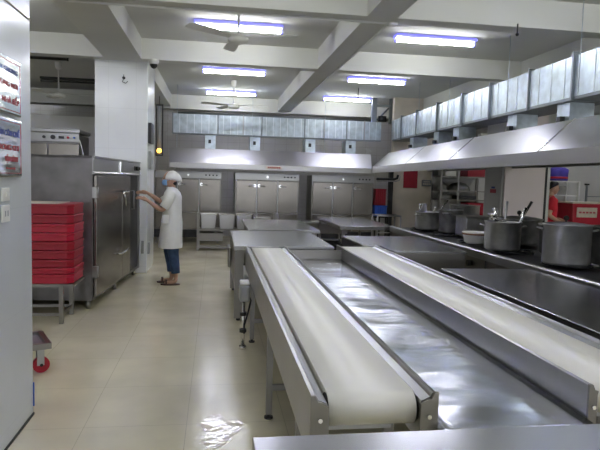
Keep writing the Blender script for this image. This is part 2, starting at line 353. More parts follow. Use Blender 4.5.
for y0, y1 in ((.05,1.22),(1.235,1.68)):
    d = W(MB().rbox(0, .035, y0, y1, .14, 1.49, .006)).build('door', 'door_steel', cab)
    hy = y1-.05 if y0 < 1 else y0+.07
    if y0 < 1:
        h = W(MB().tube([(.035,hy+.03,1.29),(.09,hy+.02,1.29),(.10,hy-.18,1.275)],.011).tube([(.06,hy,1.29),(.085,hy+.02,1.20),(.08,hy+.05,1.10)],.009)); h.build('handle', 'chrome', d)
        W(MB().tube([(.035,hy-.22,.50),(.085,hy-.2,.50),(.10,hy+.0,.51),(.10,hy+.12,.53)],.011)).build('handle', 'chrome', d)
        for zz in (1.30, .42): W(MB().box(.0,.05,.0,.06,zz-.06,zz+.06).cyl((.05,.03,zz-.06),(.05,.03,zz+.06),.012)).build('hinge', 'steel', d)
    else:
        W(MB().tube([(.035,hy,1.28),(.08,hy,1.28),(.085,hy+.13,1.285)],.010)).build('handle', 'chrome', d)
W(MB().box(-.9,-.01,1.72,2.35,.13,1.50)).build('interior_shade', 'black', cab)  # solid black block stands in for the shade inside the open cabinet
W(MB().rbox(-.02,.015,2.35,2.40,.10,1.50,.004)).build('door_jamb', 'steel', cab)
W(MB().tube([(-.005,1.93,1.02),(.03,1.93,1.02),(.03,1.93,1.28),(-.005,1.93,1.28)],.009)).build('inner_handle', 'steel', cab)
for lx in (-1.42,-.06):
    for ly in (.06,1.2,2.32): W(MB().cyl((lx,ly,0),(lx,ly,.10),.025,.028)).build('leg', 'steel', cab)

# tall steamer standing behind it
st = thing('warming_oven', 'steel oven with a row of knobs rising behind the large cabinet', 'oven', (-2.5, 9.3, 0))
MB().rbox(-3.1,-2.09,9.3,9.98,.0,2.10,.01).build('body','cab_side',st)
MB().rbox(-3.12,-2.07,9.25,10.0,2.12,2.18,.008).rbox(-3.1,-2.09,9.28,9.31,1.98,2.12,.006).build('top_panel','steel',st)
for a, b in ((-3.1,-2.56),(-2.54,-2.09)):
    d = MB().rbox(a,b,9.265,9.30,.2,1.955,.012).build('door','door_steel',st)
for x, c, r in ((-2.60,'black',.022),(-2.47,'black',.034),(-2.25,'red',.018),(-2.16,'blue',.015)):
    MB().cyl((x,9.28,2.05),(x,9.25,2.05),r).build('control_knob',c,st)
MB().box(-2.39,-2.31,9.272,9.279,2.03,2.07).build('display','dark',st)
tag(MB().tube([(-1.96,9.05,1.70),(-2.0,9.04,1.9),(-2.03,9.05,2.0)],.008).build('hanging_hose','cable'),'thin pale hose curving beside the oven and white column','hose')

# red food boxes on a steel stand
zs = [1.203,1.097,1.006,.915,.829,.742,.651,.569,.507,.407]
rnd = ['red2','red2','red','red','red2','red2','red2','red','red']
stt = thing('box_stand', 'low steel stand carrying the pile of red boxes', 'stand', (-1.75, 6.1, 0))
MB().box(-2.15,-1.38,5.86,6.36,.375,.405).build('top_frame','brushed',stt)
for x in (-2.10,-1.50,):
    for y in (5.89,6.30): MB().box(x-.02,x+.02,y-.02,y+.02,.0,.375).build('leg','brushed',stt)
MB().box(-2.10,-1.50,5.88,5.90,.08,.11).box(-2.10,-1.50,6.29,6.31,.08,.11).box(-1.51,-1.49,5.90,6.29,.08,.11).build('stretcher','brushed',stt)
names = ['topmost red box, with a pale label on its lid','second red box from the top of the pile','third red box from the top of the pile','fourth red box from the top of the pile','middle red box, fifth from the top','sixth red box from the top of the pile','third red box from the bottom of the pile','thin second red box from the bottom','deepest red box at the bottom, on the steel stand']
for i in range(9):
    z1 = zs[i]; z0 = zs[i+1]; j = random.uniform(-.004,.004)
    t = thing('food_box', names[i], 'box', (-1.75, 6.1, z0), 0, 'stacked red food boxes')
    x1 = -1.375+j; ch = .055
    poly = lambda e: [(-2.15-e,5.85-e),(x1-ch+e,5.85-e),(x1+e,5.85+ch-e),(x1+e,6.37-ch+e),(x1-ch+e,6.37+e),(-2.15-e,6.37+e)]
    MB().prism(poly(-.006), z0+.002, z1-.028, 'z').build('body', rnd[i], t, bevel=.006)
    MB().prism(poly(0), z1-.034, z1-.004, 'z').build('lid', rnd[i], t, bevel=.008)
    if i == 0: MB().box(-2.1,-1.52,5.862,6.33,z1-.004,z1+.001).build('label_strip','label',t)

# dolly at left edge
dl = thing('platform_dolly', 'low dolly with a red wheel showing from behind the left wall', 'dolly', (-1.19, 4.40, 0), math.radians(25))
def WD(mb): mb.v = [dl.matrix_basis @ v for v in mb.v]; return mb
WD(MB().box(-.75,0,0,.04,.19,.235).box(-.75,0,.36,.40,.19,.235).box(-.04,0,.04,.36,.19,.235).box(-.75,-.71,.04,.36,.19,.235)).build('frame','brushed',dl,bevel=.004)
WD(MB().box(-.71,-.04,.04,.36,.198,.212)).build('deck','purple_deck',dl)
for x, y in ((-.065,.07),(-.16,.33),(-.66,.06),(-.66,.33)):
    if 1:
        c = WD(MB().box(x-.035,x+.035,y-.022,y+.022,.175,.188).box(x-.03,x+.02,y-.028,y-.022,.06,.18).box(x-.03,x+.02,y+.022,y+.028,.06,.18)).build('caster','steel',dl)
        WD(MB().cyl((x,y-.02,.062),(x,y+.02,.062),.06,n=24)).build('wheel','red',c)
        WD(MB().cyl((x,y-.03,.062),(x,y+.03,.062),.012,n=12)).build('axle','dark',c)

# things on the white column
def colbox(name, y0, y1, z0, z1, m, lab, cat, d=.035):
    return tag(MB().rbox(-1.029,-1.029+d,y0,y1,z0,z1,.005).build(name,m), lab, cat)
colbox('wall_speaker', 9.05, 9.40, 2.00, 2.31, 'dark', 'dark upright panel high on the side of the white column', 'speaker', .05)
colbox('breaker_box', 9.12, 9.45, 1.60, 1.88, 'grey_plastic', 'grey breaker box mid-height on the side of the white column', 'breaker box', .04)
colbox('outlet_box', 9.10, 9.30, .28, .46, 'grey_plastic', 'small grey outlet box low on the side of the white column', 'outlet box', .03)
tag(MB().rbox(-1.115,-1.075,8.985,9.019,.30,.50,.004).build('outlet_box','grey_plastic'),'small grey outlet box low on the front of the white column','outlet box')
cd = thing('dome_camera', 'small white dome camera under the beam beside the white column', 'security camera', (-.92, 8.75, 3.2))
MB().lathe([(0,0),(.07,0),(.075,-.03),(.06,-.07),(0,-.07)],-.92,8.75,3.2,20).build('mount','white_plastic',cd)
MB().lathe([(.055,-.07),(.05,-.10),(.03,-.125),(0,-.135)],-.92,8.75,3.2,20).build('dome','black',cd)
ht = thing('ceiling_hook', 'small hook with a wire loop near the top of the white column', 'hook', (-1.38, 9.0, 2.96))
MB().cyl((-1.38,9.015,2.95),(-1.38,8.97,2.95),.022).build('base','dark',ht)
MB().tube([(-1.38,8.98,3.0),(-1.38,8.97,2.93),(-1.40,8.965,2.89),(-1.35,8.965,2.87),(-1.32,8.965,2.90)],.005).build('wire','dark',ht)
ik = thing('insect_lamp', 'narrow upright hanging lamp with an orange glow, left of the rear hood', 'lamp', (-1.20, 12.6, 1.9))
MB().box(-1.275,-1.255,12.58,12.62,1.93,3.02).box(-1.145,-1.12,12.58,12.62,1.93,3.02).box(-1.255,-1.145,12.58,12.62,2.99,3.02).box(-1.255,-1.145,12.58,12.62,1.93,1.95).build('frame','dark',ik)
MB().cyl((-1.20,12.6,2.12),(-1.20,12.6,2.98),.04).build('tube','grey_plastic',ik)
MB().ball((-1.20,12.6,2.04),.05).build('glow_bulb','yellow',ik)
MB().cyl((-1.20,12.6,3.02),(-1.20,12.6,3.2),.006).build('hanger_rod','dark',ik)

# ------------------------------------------------------------------ rear row: steam cabinets
def steam_cabinet(x0, label):
    w_ = 1.48; y = 13.08; t = thing('steam_cabinet', label, 'cabinet', (x0+w_/2, 13.4, 0), 0, 'three-door steel cabinets along the rear wall')
    MB().rbox(x0, x0+w_, y, 13.8, .14, 1.62, .006).build('body','brushed',t)
    hd = MB().rbox(x0+.0, x0+w_, y-.03, y+.02, 1.47, 1.625, .006).build('header_panel','steel',t)
    for k, xx in enumerate((1.13,1.21,1.29,1.37)): MB().cyl((x0+xx,y-.03,1.55),(x0+xx,y-.05,1.55),.018,n=12).build('control_knob','black',hd)
    MB().cyl((x0+.74,y-.03,1.545),(x0+.74,y-.04,1.545),.02,n=12).build('badge','chrome',hd)
    for k in range(3):
        a = x0+.02+k*(w_-.04)/3; b = a+(w_-.04)/3
        d = MB().rbox(a+.012, b-.012, y-.035, y-.002, .72, 1.455, .008).build('door','door_steel',t)
        MB().rbox(a+.012, b-.012, y-.035, y-.002, .33, .70, .008).build('lower_door','door_steel',t)
        hx, s = (b-.05, -1) if k == 0 else ((a+.05, 1) if k == 1 else (a+.05, 1))
        MB().tube([(hx,y-.035,1.34),(hx,y-.08,1.34),(hx+s*.13,y-.09,1.325)],.014).cyl((hx,y-.036,1.34),(hx,y-.055,1.34),.035).build('handle','chrome',d)
    for k in (1, 2):
        a = x0+.02+k*(w_-.04)/3; MB().box(a-.012, a+.012, y-.03, y-.002, .33, 1.46).build('mullion','steel',t)
    MB().box(x0, x0+w_, y-.01, y+.04, .14, .31).build('kick_panel','dark',t)
    for xx in (.08, w_-.08): MB().cyl((x0+xx,y+.08,0),(x0+xx,y+.08,.14),.03).build('leg','steel',t)
    return t
c1 = steam_cabinet(-1.34, 'three-door steel cabinet behind the worker in white')
c1.location = c1.location
dup(c1, (.44+.74, 13.4, 0), 'middle three-door steel cabinet, under the red hood sign')
dup(c1, (2.21+.74, 13.4, 0), 'three-door steel cabinet at the right end, near the blue crate')

# low bench with bins in front of it
bn = thing('low_bench', 'low steel bench frame holding square bins at the rear aisle', 'bench', (.3, 11.9, 0))
MB().box(-.36,1.3,11.78,11.82,.05,.11).build('bottom_rail','brushed',bn)
MB().box(-.36,1.3,12.1,12.3,.40,.44).box(-.36,1.3,11.78,11.82,.41,.44).build('shelf_frame','brushed',bn)
for x in (-.36,1.26): MB().box(x,x+.05,11.77,11.82,0,.78).box(x,x+.05,12.26,12.3,0,.78).build('leg','brushed',bn)
MB().box(-.30,.17,11.76,12.2,.20,.36).build('drawer','brushed',bn)
for k, (x, z1, lab) in enumerate(((-.29,.77,'leftmost square steel bin on the low rear bench'),(.09,.77,'second square steel bin on the low rear bench'),(.44,.77,'third square steel bin, partly behind the steel table'),(.82,.70,'low square steel bin at the right end of the bench'))):
    t = thing('square_bin', lab, 'bin', (x+.16, 12.0, .445), 0, 'square steel bins on the low bench')
    MB().prism([(x+.02,.445),(x+.30,.445),(x+.325,z1-.03),(x,z1-.03)], 11.84, 12.14).build('body','hood',t,bevel=.01)
    MB().box(x-.008,x+.333,11.83,12.15,z1-.03,z1).build('rim','chrome',t,bevel=.005)

# ------------------------------------------------------------------ rear hood, right hood
hb = thing('rear_hood', 'long steel extractor hood over the rear cabinets', 'extractor hood', (1.2, 12.8, 1.7))
MB().box(-.96,3.5,12.30,12.33,1.69,1.795).box(-.96,-.93,12.33,13.9,1.69,1.795).build('lip','hood',hb)
MB().prism([(12.30,1.797),(12.44,2.11),(13.9,2.11),(13.9,2.08),(12.47,2.08),(12.34,1.797)], -.96, 3.42, 'x').build('slope_panel','hood',hb)
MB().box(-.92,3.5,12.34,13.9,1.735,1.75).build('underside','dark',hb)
sg = MB().box(1.07,1.42,12.288,12.299,1.715,1.775).build('name_plate','label',hb)
dd = MB()
for k in range(7): dd.box(1.11+k*.04, 1.137+k*.04, 12.284, 12.288, 1.73, 1.762)
dd.build('red_mark','text_red',sg)
for x in (-.85,.8,2.45): MB().tube([(x,12.9,2.1),(x,12.9,CZ)],.004).build('hanger_rod','galv',hb)

hr = thing('stove_hood', 'long steel extractor hood over the stove on the right', 'extractor hood', (3.6, 7.0, 1.7))
def hx(y): return 2.96+(y-4)*.055
ya, yb = 2.4, 12.25
def sect(pts, y): return [(hx(y)+a, y, b) for a, b in pts]
def sweep(pts, y0=ya, y1=yb):
    n = len(pts); m_ = MB(); m_.add(sect(pts,y0)+sect(pts,y1), [(i,(i+1)%n,n+(i+1)%n,n+i) for i in range(n)]+[tuple(range(n))[::-1],tuple(range(n,2*n))]); return m_
sweep([(0,1.70),(0,1.83),(.03,1.83),(.03,1.70)]).build('lip','hood',hr)
segs = [2.4,3.9,5.05,7.45,9.6,12.25]
for i in range(5): sweep([(0,1.832),(.36,2.15),(1.3,2.15),(1.3,2.12),(.38,2.12),(.04,1.832)], segs[i]+.004, segs[i+1]-.004).build('slope_panel','hood',hr)
for s_ in segs[1:-1]: sweep([(-.006,1.832),(.355,2.158),(.365,2.145),(.0,1.825)], s_-.012, s_+.012).build('seam_strip','chrome',hr)
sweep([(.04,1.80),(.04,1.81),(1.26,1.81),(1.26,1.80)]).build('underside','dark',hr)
sweep([(1.27,1.76),(1.27,2.12),(1.3,2.12),(1.3,1.76)]).build('rear_lip','hood',hr)

# ducts
db = thing('rear_duct', 'galvanised duct running across above the rear hood', 'duct', (1.5, 13.2, 2.46))
MB().box(-.95,3.80,13.0,13.5,2.47,2.89).build('duct_body','galv',db)
for x in (-.95,.04,.60,1.02,2.0,2.45,2.98,3.4): MB().box(x-.012,x+.012,12.985,13.0,2.45,2.91).build('flange','galv_dark' if x not in (.60,2.45,3.4) else 'steel',db)
x = -.8
while x < 3.7:
    MB().box(x-.005,x+.005,12.993,13.0,2.475,2.885).build('seam','seam',db); x += .16
MB().box(-.95,3.80,12.97,13.03,2.44,2.468).build('bottom_angle','galv_dark',db)
for k, x in enumerate((-.24,.76,2.03,2.98)):
    c = MB().box(x,x+.23,13.02,13.45,2.08,2.44).build('branch_box','galv',db)
    MB().box(x+.07,x+.13,13.0,13.019,2.26,2.34).build('damper','dark',c)

dr = thing('side_duct', 'galvanised duct running lengthwise above the stove hood', 'duct', (4.1, 8, 2.48))
def dx(y): return 3.84+(y-5.5)*.028
def dsweep(a, b, z0, z1, y0, y1, mb=None):
    mb = mb or MB(); vs = [(dx(y0)+a,y0,z0),(dx(y0)+b,y0,z0),(dx(y1)+b,y1,z0),(dx(y1)+a,y1,z0),(dx(y0)+a,y0,z1),(dx(y0)+b,y0,z1),(dx(y1)+b,y1,z1),(dx(y1)+a,y1,z1)]
    return mb.add(vs,[(3,2,1,0),(4,5,6,7),(0,1,5,4),(1,2,6,5),(2,3,7,6),(3,0,4,7)])
dsweep(0,.5,2.49,2.93,3.0,12.98).build('duct_body','galv',dr)
for y in (4.6,5.82,7.85,8.86,10.0,11.15,12.2): dsweep(-.03,.53,2.45,2.97,y-.015,y+.015).build('flange','galv_dark',dr)
for y in (6.77,): dsweep(-.02,.52,2.46,2.96,y-.012,y+.012).build('flange','galv_dark',dr)
y = 3.3
while y < 12.9: dsweep(-.006,0,2.495,2.925,y-.005,y+.005).build('seam','seam',dr); y += .27
dsweep(0,.5,2.455,2.488,3.0,12.9).build('bottom_angle','galv_dark',dr)
for y in (4.4,5.96,7.16,9.1,10.05,11.5):
    c = dsweep(.06,.36,2.1,2.454,y,y+.25).build('branch_box','galv',dr)
    dsweep(.0,.058,2.24,2.30,y+.08,y+.16).build('damper','dark',c)
for y in (5.7,7.3,9.4,11.0): MB().tube([(dx(y)-.02,y,2.5),(dx(y)-.02,y,CZ)],.004).build('hanger_rod','galv',dr)
br = thing('duct_bracket', 'dark steel bracket above the corner where both ducts meet', 'bracket', (3.95, 13.2, 2.95))
MB().box(3.68,3.80,13.4,13.5,2.91,CZ).box(4.12,4.22,13.4,13.5,2.91,CZ).box(3.80,4.12,13.42,13.48,3.3,3.36).build('frame','galv_dark',br)
MB().cyl((3.95,13.45,2.95),(3.95,13.45,3.08),.10).build('motor','dark',br)
MB().tube([(3.82,13.45,2.98),(4.10,13.45,3.28)],.02).build('strut','galv_dark',br)
for x,y,lab in ((3.12,5.75,'small dark pipe stub under the right end of the near beam'),(3.0,12.1,'small dark pipe stub under the ceiling just before the farthest right-bay tube')):
    tag(MB().cyl((x,y,3.2 if y<7 else CZ),(x,y,3.10 if y<7 else 3.3),.008).ball((x,y,3.09 if y<7 else 3.29),.018).build('sprinkler','dark'),lab,'sprinkler')

# ------------------------------------------------------------------ conveyors
def conveyor(name, x0, x1, bx0, bx1, y0, y1, label, wide_right=False, legs=()):
    t = thing(name, label, 'conveyor', ((x0+x1)/2, (y0+y1)/2, 0), 0, 'long belt conveyors')
    Z = .80
    def rail(xo, xi, s):
        w_ = abs(xi-xo)
        prof = [(xo,.58),(xo,Z),(xo+s*.012,Z+.004),(xo+s*.018,Z-.002),(xo+s*.022,Z-.012),(xi-s*.004,Z-.024),(xi,Z-.034),(xi,.66),(xo+s*.012,.66),(xo+s*.012,.58)]
        MB().prism(prof, y0+.012, y1, 'y').build('side_rail','steel',t)
        ep = MB().prism([(xo-s*.004,.66),(xo-s*.004,Z+.006),(xo+s*.010,Z+.006),(xo+s*.020,Z-.016),(xo+s*.032,Z-.018),(xi,Z-.032),(xi+s*.002,.66)], y0, y0+.01,'y').build('end_plate','brushed',t)
        MB().cyl(((xo+xi)/2,y0,.725),((xo+xi)/2,y0-.008,.725),.008,n=6).build('bolt','chrome',ep)
    rail(x0, bx0-.006, 1); rail(x1, bx1+.006, -1)
    # belt: closed loop round its end rollers
    r = .058; zt = Z-.010; prof = []
    for k in range(13):
        a = PI/2+PI*k/12; prof.append((y0+.082+r*math.cos(a), zt-r+r*math.sin(a)))
    for k in range(13):
        a = -PI/2+PI*k/12; prof.append((y1-.06+r*math.cos(a), zt-r+r*math.sin(a)))
    b = MB().prism(prof, bx0, bx1, 'x'); b.sm = [True]*(len(b.f)-2)+[False]*2
    b.build('belt','belt',t)
    MB().box(bx0+.03,bx1-.03,y0+.2,y1-.15,.60,.64).build('under_pan','steel',t)
    for yy in (y0+.082,y1-.06): MB().cyl((bx0-.004,yy,zt-r),(bx1+.004,yy,zt-r),r-.006).build('roller','dark',t)
    for ly in legs:
        for lx in (x0+.015, x1-.045):
            l = MB().box(lx, lx+.038, ly-.02, ly+.02, .03, .655).build('leg','brushed',t)
            MB().cyl((lx+.019,ly,0),(lx+.019,ly,.012),.028).cyl((lx+.019,ly,.012),(lx+.019,ly,.04),.012).build('foot','dark',l)
        MB().box(x0+.05,x1-.045,ly-.015,ly+.015,.18,.215).build('cross_bar','brushed',t)
    return t
cv = conveyor('belt_conveyor', .32, .745, .382, .683, 1.76, 5.90, 'cream belt conveyor on the left, its rounded end facing the viewer', legs=(2.2,3.47,5.15))
conveyor('belt_conveyor', 1.325, 1.775, 1.36, 1.69, 1.79, 6.085, 'cream belt conveyor on the right, beyond the bare steel tray', legs=(2.3,3.8,5.1))
# motor under conveyor edge
mt = thing('drive_motor', 'grey motor with hose hanging on the left conveyor side', 'motor', (.26, 4.95, .3))
MB().rbox(.215,.305,4.74,4.90,.46,.60,.02).build('housing','grey_plastic',mt)
MB().rbox(.22,.30,4.75,4.89,.602,.63,.01).build('cap','white_plastic',mt)
MB().rbox(.232,.285,4.92,4.99,.44,.52,.01).cyl((.26,4.95,.30),(.26,4.95,.33),.03).cyl((.26,4.95,.15),(.26,4.95,.18),.03).build('clamp','black',mt)
MB().cyl((.26,4.95,.03),(.26,4.95,.44),.016).cyl((.26,4.95,0),(.26,4.95,.03),.03).build('post','chrome',mt)
MB().tube([(.29,4.97,.5),(.33,5.0,.42),(.30,4.98,.30),(.27,4.92,.22),(.27,4.94,.14)],.008).build('hose','black',mt)

# steel tray between the conveyors
tr = thing('steel_worktop', 'bare dented steel tray between the two cream conveyors', 'work table', (1.05, 3.8, 0))
me = MB(); nx, ny = 10, 60
for i in range(nx+1):
    for j in range(ny+1):
        x = .752+i*.566/nx; y = 1.70+j*4.08/ny
        e = min(i,nx-i)/nx*2
        me.v.append(Vector((x,y,.683-.006*e+.0038*e*(math.sin(y*5.1+x*3)+.6*math.sin(y*2.3-x*9)+.35*math.sin(y*11+x*6)))))
for i in range(nx):
    for j in range(ny): me.f.append((i*(ny+1)+j,(i+1)*(ny+1)+j,(i+1)*(ny+1)+j+1,i*(ny+1)+j+1)); me.sm.append(True)
sh = me.build('sheet','tray',tr)
so = sh.modifiers.new('thick','SOLIDIFY'); so.thickness = .004; so.offset = -1
MB().box(.752,1.318,1.70,1.706,.64,.676).build('front_edge','steel',tr)
MB().box(.752,1.318,5.785,5.80,.66,.775).build('end_upstand','brushed',tr)
MB().box(.84,1.26,1.8,5.7,.61,.635).build('support_frame','brushed',tr)
for ly in (1.9,3.6,5.5):
    for lx in (.86,1.20): MB().box(lx,lx+.035,ly-.018,ly+.018,0,.61).build('leg','brushed',tr)

# ------------------------------------------------------------------ steel tables
def table(x0, x1, y0, y1, z, label, th=.045, shelf=.25, m='steel_top', inset=.04, legw=.04):
    t = thing('steel_table', label, 'table', ((x0+x1)/2, (y0+y1)/2, 0), 0, 'stainless steel work tables')
    MB().rbox(x0,x1,y0,y1,z-th,z,.004).build('table_top',m,t)
    for ly in (y0+inset, y1-inset-legw):
        for lx in (x0+inset, x1-inset-legw):
            l = MB().box(lx,lx+legw,ly,ly+legw,.03,z-th).build('leg','brushed',t)
            MB().cyl((lx+legw/2,ly+legw/2,0),(lx+legw/2,ly+legw/2,.03),.022).build('foot','dark',l)
    if shelf: MB().box(x0+inset+.005,x1-inset-.005,y0+inset+.005,y1-inset-.005,shelf,shelf+.025).build('undershelf','brushed',t)
    return t
table(.11, 2.6, .7, 1.50, .80, 'steel table across the bottom edge, nearest the viewer', .06, 0)
t1 = table(.205, 1.265, 5.92, 7.68, .80, 'steel table at the far end of the left conveyor', .05, .3, legw=.09, inset=.01)
MB().rbox(.165,.204,6.9,7.25,.42,.66,.012).build('side_cover','brushed',t1)
MB().box(.215,.225,6.05,7.55,.36,.74).build('side_panel','brushed',t1)
table(.46, 1.47, 7.85, 9.90, .80, 'steel table farther back, behind the one touching the conveyor', .045)
table(1.95, 2.86, 8.70, 10.85, .80, 'free-standing steel table on slim legs before the rear cabinets', .06, 0)
t3 = thing('steel_counter', 'steel counter beyond the right conveyor, reaching to the stove', 'counter', (2.1,6.3,0))
MB().prism([(1.82,5.60),(2.62,5.60),(2.62,7.15),(1.62,7.15),(1.62,6.10),(1.82,6.10)],.775,.80,'z').build('counter_top','steel_top',t3,bevel=.003)
MB().box(1.625,1.64,6.11,7.14,.58,.774).build('side_panel','dark',t3)
MB().box(1.83,2.6,5.61,5.625,.20,.774).build('front_panel','brushed',t3)
for lx,ly in ((1.65,6.15),(1.65,7.07),(2.55,7.07),(2.55,5.65),(1.84,5.65)): MB().box(lx,lx+.04,ly,ly+.04,0,.774).build('leg','brushed',t3)
t4 = table(1.86, 2.66, 1.6, 4.46, .80, 'long dark steel table right of the right conveyor', .06, .25)

# small objects between tables
t = thing('black_tray_rack', 'dark low rack with trays standing behind the steel counter', 'rack', (1.55, 8.2, 0))
MB().box(1.54,1.90,7.9,8.5,.52,.54).box(1.54,1.9,7.9,8.5,.25,.27).build('shelf','dark',t)
for x in (1.55,1.87):
    for y in (7.92,8.46): MB().box(x,x+.025,y,y+.025,0,.62).build('leg','dark',t)
for k in range(3): MB().lathe([(.0,0),(.09,0),(.13,.05),(.125,.05),(.085,.008),(0,.008)],1.72,8.05+k*.12,.54+k*.018,20).build('dish','iron',t)

# low cabinets seen under the free-standing table
t = thing('low_steel_crate', 'low steel trolley box under the far free-standing table', 'trolley', (2.1, 11.6, 0))
MB().rbox(1.75,2.7,11.4,11.9,.42,.62,.01).build('box','brushed',t)
MB().rbox(1.72,2.73,11.37,11.93,.62,.66,.005).build('rim','steel',t)
for x in (1.8,2.6): MB().box(x,x+.04,11.45,11.49,0,.42).box(x,x+.04,11.8,11.84,0,.42).build('leg','steel',t)

# ------------------------------------------------------------------ stove range
sv = thing('stove_range', 'long low cooking range under the right hood, covered with dark burners', 'stove', (3.4, 6, 0))
fx = 2.70
MB().box(fx+.03,4.1,2.0,8.55,.08,.79).build('body','brushed',sv)
MB().box(fx+.06,4.08,2.0,8.55,.79,.805).build('burner_deck','dark',sv)
MB().prism([(fx,.74),(fx,.815),(fx+.012,.825),(fx+.05,.825),(fx+.06,.80),(fx+.06,.74)],2.0,8.55).build('front_rail','steel',sv)
for y in (5.05,5.75,6.3,7.4,8.2): MB().cyl((fx+.03,y,.66),(fx-.01,y,.66),.032,n=14).build('control_knob','black',sv)
for y in (4.6,5.4,6.5,7.8): MB().box(fx+.022,fx+.03,y,y+.006,.1,.73).build('panel_joint','dark',sv)
by = [2.6,3.6,4.55,5.45,6.3,7.2,8.0]
for y in by:
    for x in (3.05,3.62):
        b = MB()
        for r in (.10,.20): 
            b.tube([(x+r*math.cos(a*PI/8),y+r*math.sin(a*PI/8),.83) for a in range(17)],.010,6)
        for a in range(4): b.tube([(x+.06*math.cos(a*PI/2+.4),y+.06*math.sin(a*PI/2+.4),.83),(x+.24*math.cos(a*PI/2+.4),y+.24*math.sin(a*PI/2+.4),.83)],.010,6)
        b.cyl((x,y,.805),(x,y,.825),.06)
        b.build('burner_grate','iron',sv)

def pot(x, y, r, h, label, m='alu', handles=True, z=.842, ang=0):
    t = thing('stock_pot', label, 'pot', (x, y, z), 0, 'large cooking pots on the stove')
    MB().lathe([(0,0),(r-.02,0),(r-.004,.012),(r,.03),(r,h-.012),(r+.008,h-.006),(r+.008,h),(r-.006,h),(r-.008,.03),(r-.03,.012),(0,.012)],x,y,z,40).build('pot_body',m,t)
    if handles:
        for s_ in (0, PI):
            a = ang+s_; d = Vector((math.cos(a),math.sin(a),0)); p = Vector((-d.y,d.x,0)); o = Vector((x,y,z+h-.05))
            MB().tube([o+d*(r-.004)-p*.05, o+d*(r+.035)-p*.045+Vector((0,0,.01)), o+d*(r+.045)+Vector((0,0,.012)), o+d*(r+.035)+p*.045+Vector((0,0,.01)), o+d*(r-.004)+p*.05],.008).build('handle','steel',t)
    return t
def lid(x, y, r, z, label, m='alu_dark'):
    t = thing('pot_lid', label, 'lid', (x, y, z), 0, 'pot lids')
    MB().lathe([(r+.012,0),(r+.012,.008),(r*.8,.02),(r*.4,.032),(0,.036),(0,.030),(r*.4,.026),(r*.8,.014),(r+.0,.0)],x,y,z,36).build('cover',m,t)
    MB().cyl((x,y,z+.034),(x,y,z+.055),.008).ball((x,y,z+.072),.026).build('knob','black',t)
pot(2.985,4.47,.192,.345,'big dull pot nearest the viewer on the stove, right of the ladle pot',ang=2.6)
pot(2.93,5.47,.178,.29,'round pot bristling with ladles on the stove',ang=2.7)
pot(3.40,5.12,.24,.285,'large soot-dark pot behind the nearest pot, its black knob showing','alu_dark',ang=.3)
lid(3.40,5.12,.24,1.128,'dull lid with black knob on the soot-dark pot behind the nearest one')
pot(3.46,6.10,.25,.28,'wide sooty pot just behind the ladle pot','alu_dark',ang=.2)
lid(3.46,6.10,.25,1.123,'dull lid with black knob on the sooty pot behind the ladle pot')
pot(3.42,4.48,.18,.33,'sooty pot cut by the right edge of the picture','alu_dark',ang=1.2)
pot(3.05,7.86,.18,.25,'pale battered pot at the far end of the stove','alu',ang=.4)
pot(3.17,7.33,.16,.31,'dark pot between the far pale pot and the square container','alu_dark',ang=.8)
pot(3.62,7.9,.21,.36,'tall pot at the back of the stove behind the far dark pot','alu',ang=.8)
tq = thing('square_container', 'square dull steel container behind the small pale basin', 'container', (3.3,6.8,.842))
MB().box(3.11,3.42,6.72,7.05,.842,1.09).build('body','alu',tq,bevel=.015)
MB().box(3.095,3.435,6.705,7.065,1.09,1.105).build('rim','steel',tq)
bs = thing('round_basin', 'small pale basin with a brown-stained rim on the stove', 'basin', (2.91,6.03,.842))
MB().lathe([(0,0),(.10,0),(.125,.02),(.145,.12),(.155,.125),(.15,.13),(.137,.12),(.115,.025),(0,.012)],2.91,6.03,.842,32).build('bowl','white_plastic',bs)
MB().lathe([(.1455,.10),(.150,.104),(.152,.114),(.146,.116)],2.91,6.03,.842,32).build('stain','brown',bs)
def utensil(p0, p1, label, r=.008, head=None, m='chrome', grp='ladles and handles in the pot'):
    t = thing('ladle', label, 'ladle', p0, 0, grp)
    MB().tube([p0, [(a+b)/2 for a,b in zip(p0,p1)], p1], [r,r,r*1.2]).build('handle',m,t)
    if head: MB().ball(p0, head, head, head*.6).build('bowl','chrome',t)
    return t
O = (2.93,5.47)
for (a,b,c),(d,e,f),lab,r_,m_ in (
  ((-.03,-.04,.90),(-.12,-.03,1.27),'short bright ladle leaning left out of the ladle pot',.012,'chrome'),
  ((-.01,.09,.90),(-.01,.13,1.26),'thin ladle standing nearly upright at the back of the ladle pot',.010,'steel'),
  ((.02,.03,.90),(.05,.03,1.34),'tallest upright ladle in the pot',.012,'steel'),
  ((.05,-.08,.90),(.20,-.08,1.28),'bright ladle leaning right in the ladle pot',.014,'chrome'),
  ((.08,.06,.90),(.34,.06,1.34),'longest dark ladle leaning far right out of the ladle pot',.013,'dark')):
    utensil((O[0]+a,O[1]+b,c),(O[0]+d,O[1]+e,f),lab,r_,.028,m_)
t = thing('scoop', 'wide bright scoop lying on the left rim of the ladle pot', 'scoop', (2.80,5.38,1.13))
MB().tube([(2.90,5.36,1.150),(2.77,5.33,1.16),(2.72,5.32,1.20)],[.014,.022,.026]).build('handle','chrome',t)
MB().lathe([(0,0),(.03,.005),(.045,.025),(.05,.045),(.043,.045),(.038,.026),(0,.012)],2.74,5.33,1.175,18).build('cup','chrome',t)
for p0,p1,lab in (((3.05,7.80,.89),(3.12,7.78,1.17),'short ladle standing in the far pale pot'),((3.10,7.90,.89),(3.30,7.86,1.22),'long ladle leaning right from the far pale pot'),((3.12,7.95,.89),(3.40,8.0,1.26),'longest ladle leaning right at the far stove end')):
    utensil(p0,p1,lab,.010,.025,'chrome','ladles in the far pale pot')
jg = thing('metal_jug', 'shiny metal jug standing in the far pale pot', 'jug', (2.99,7.88,.858))
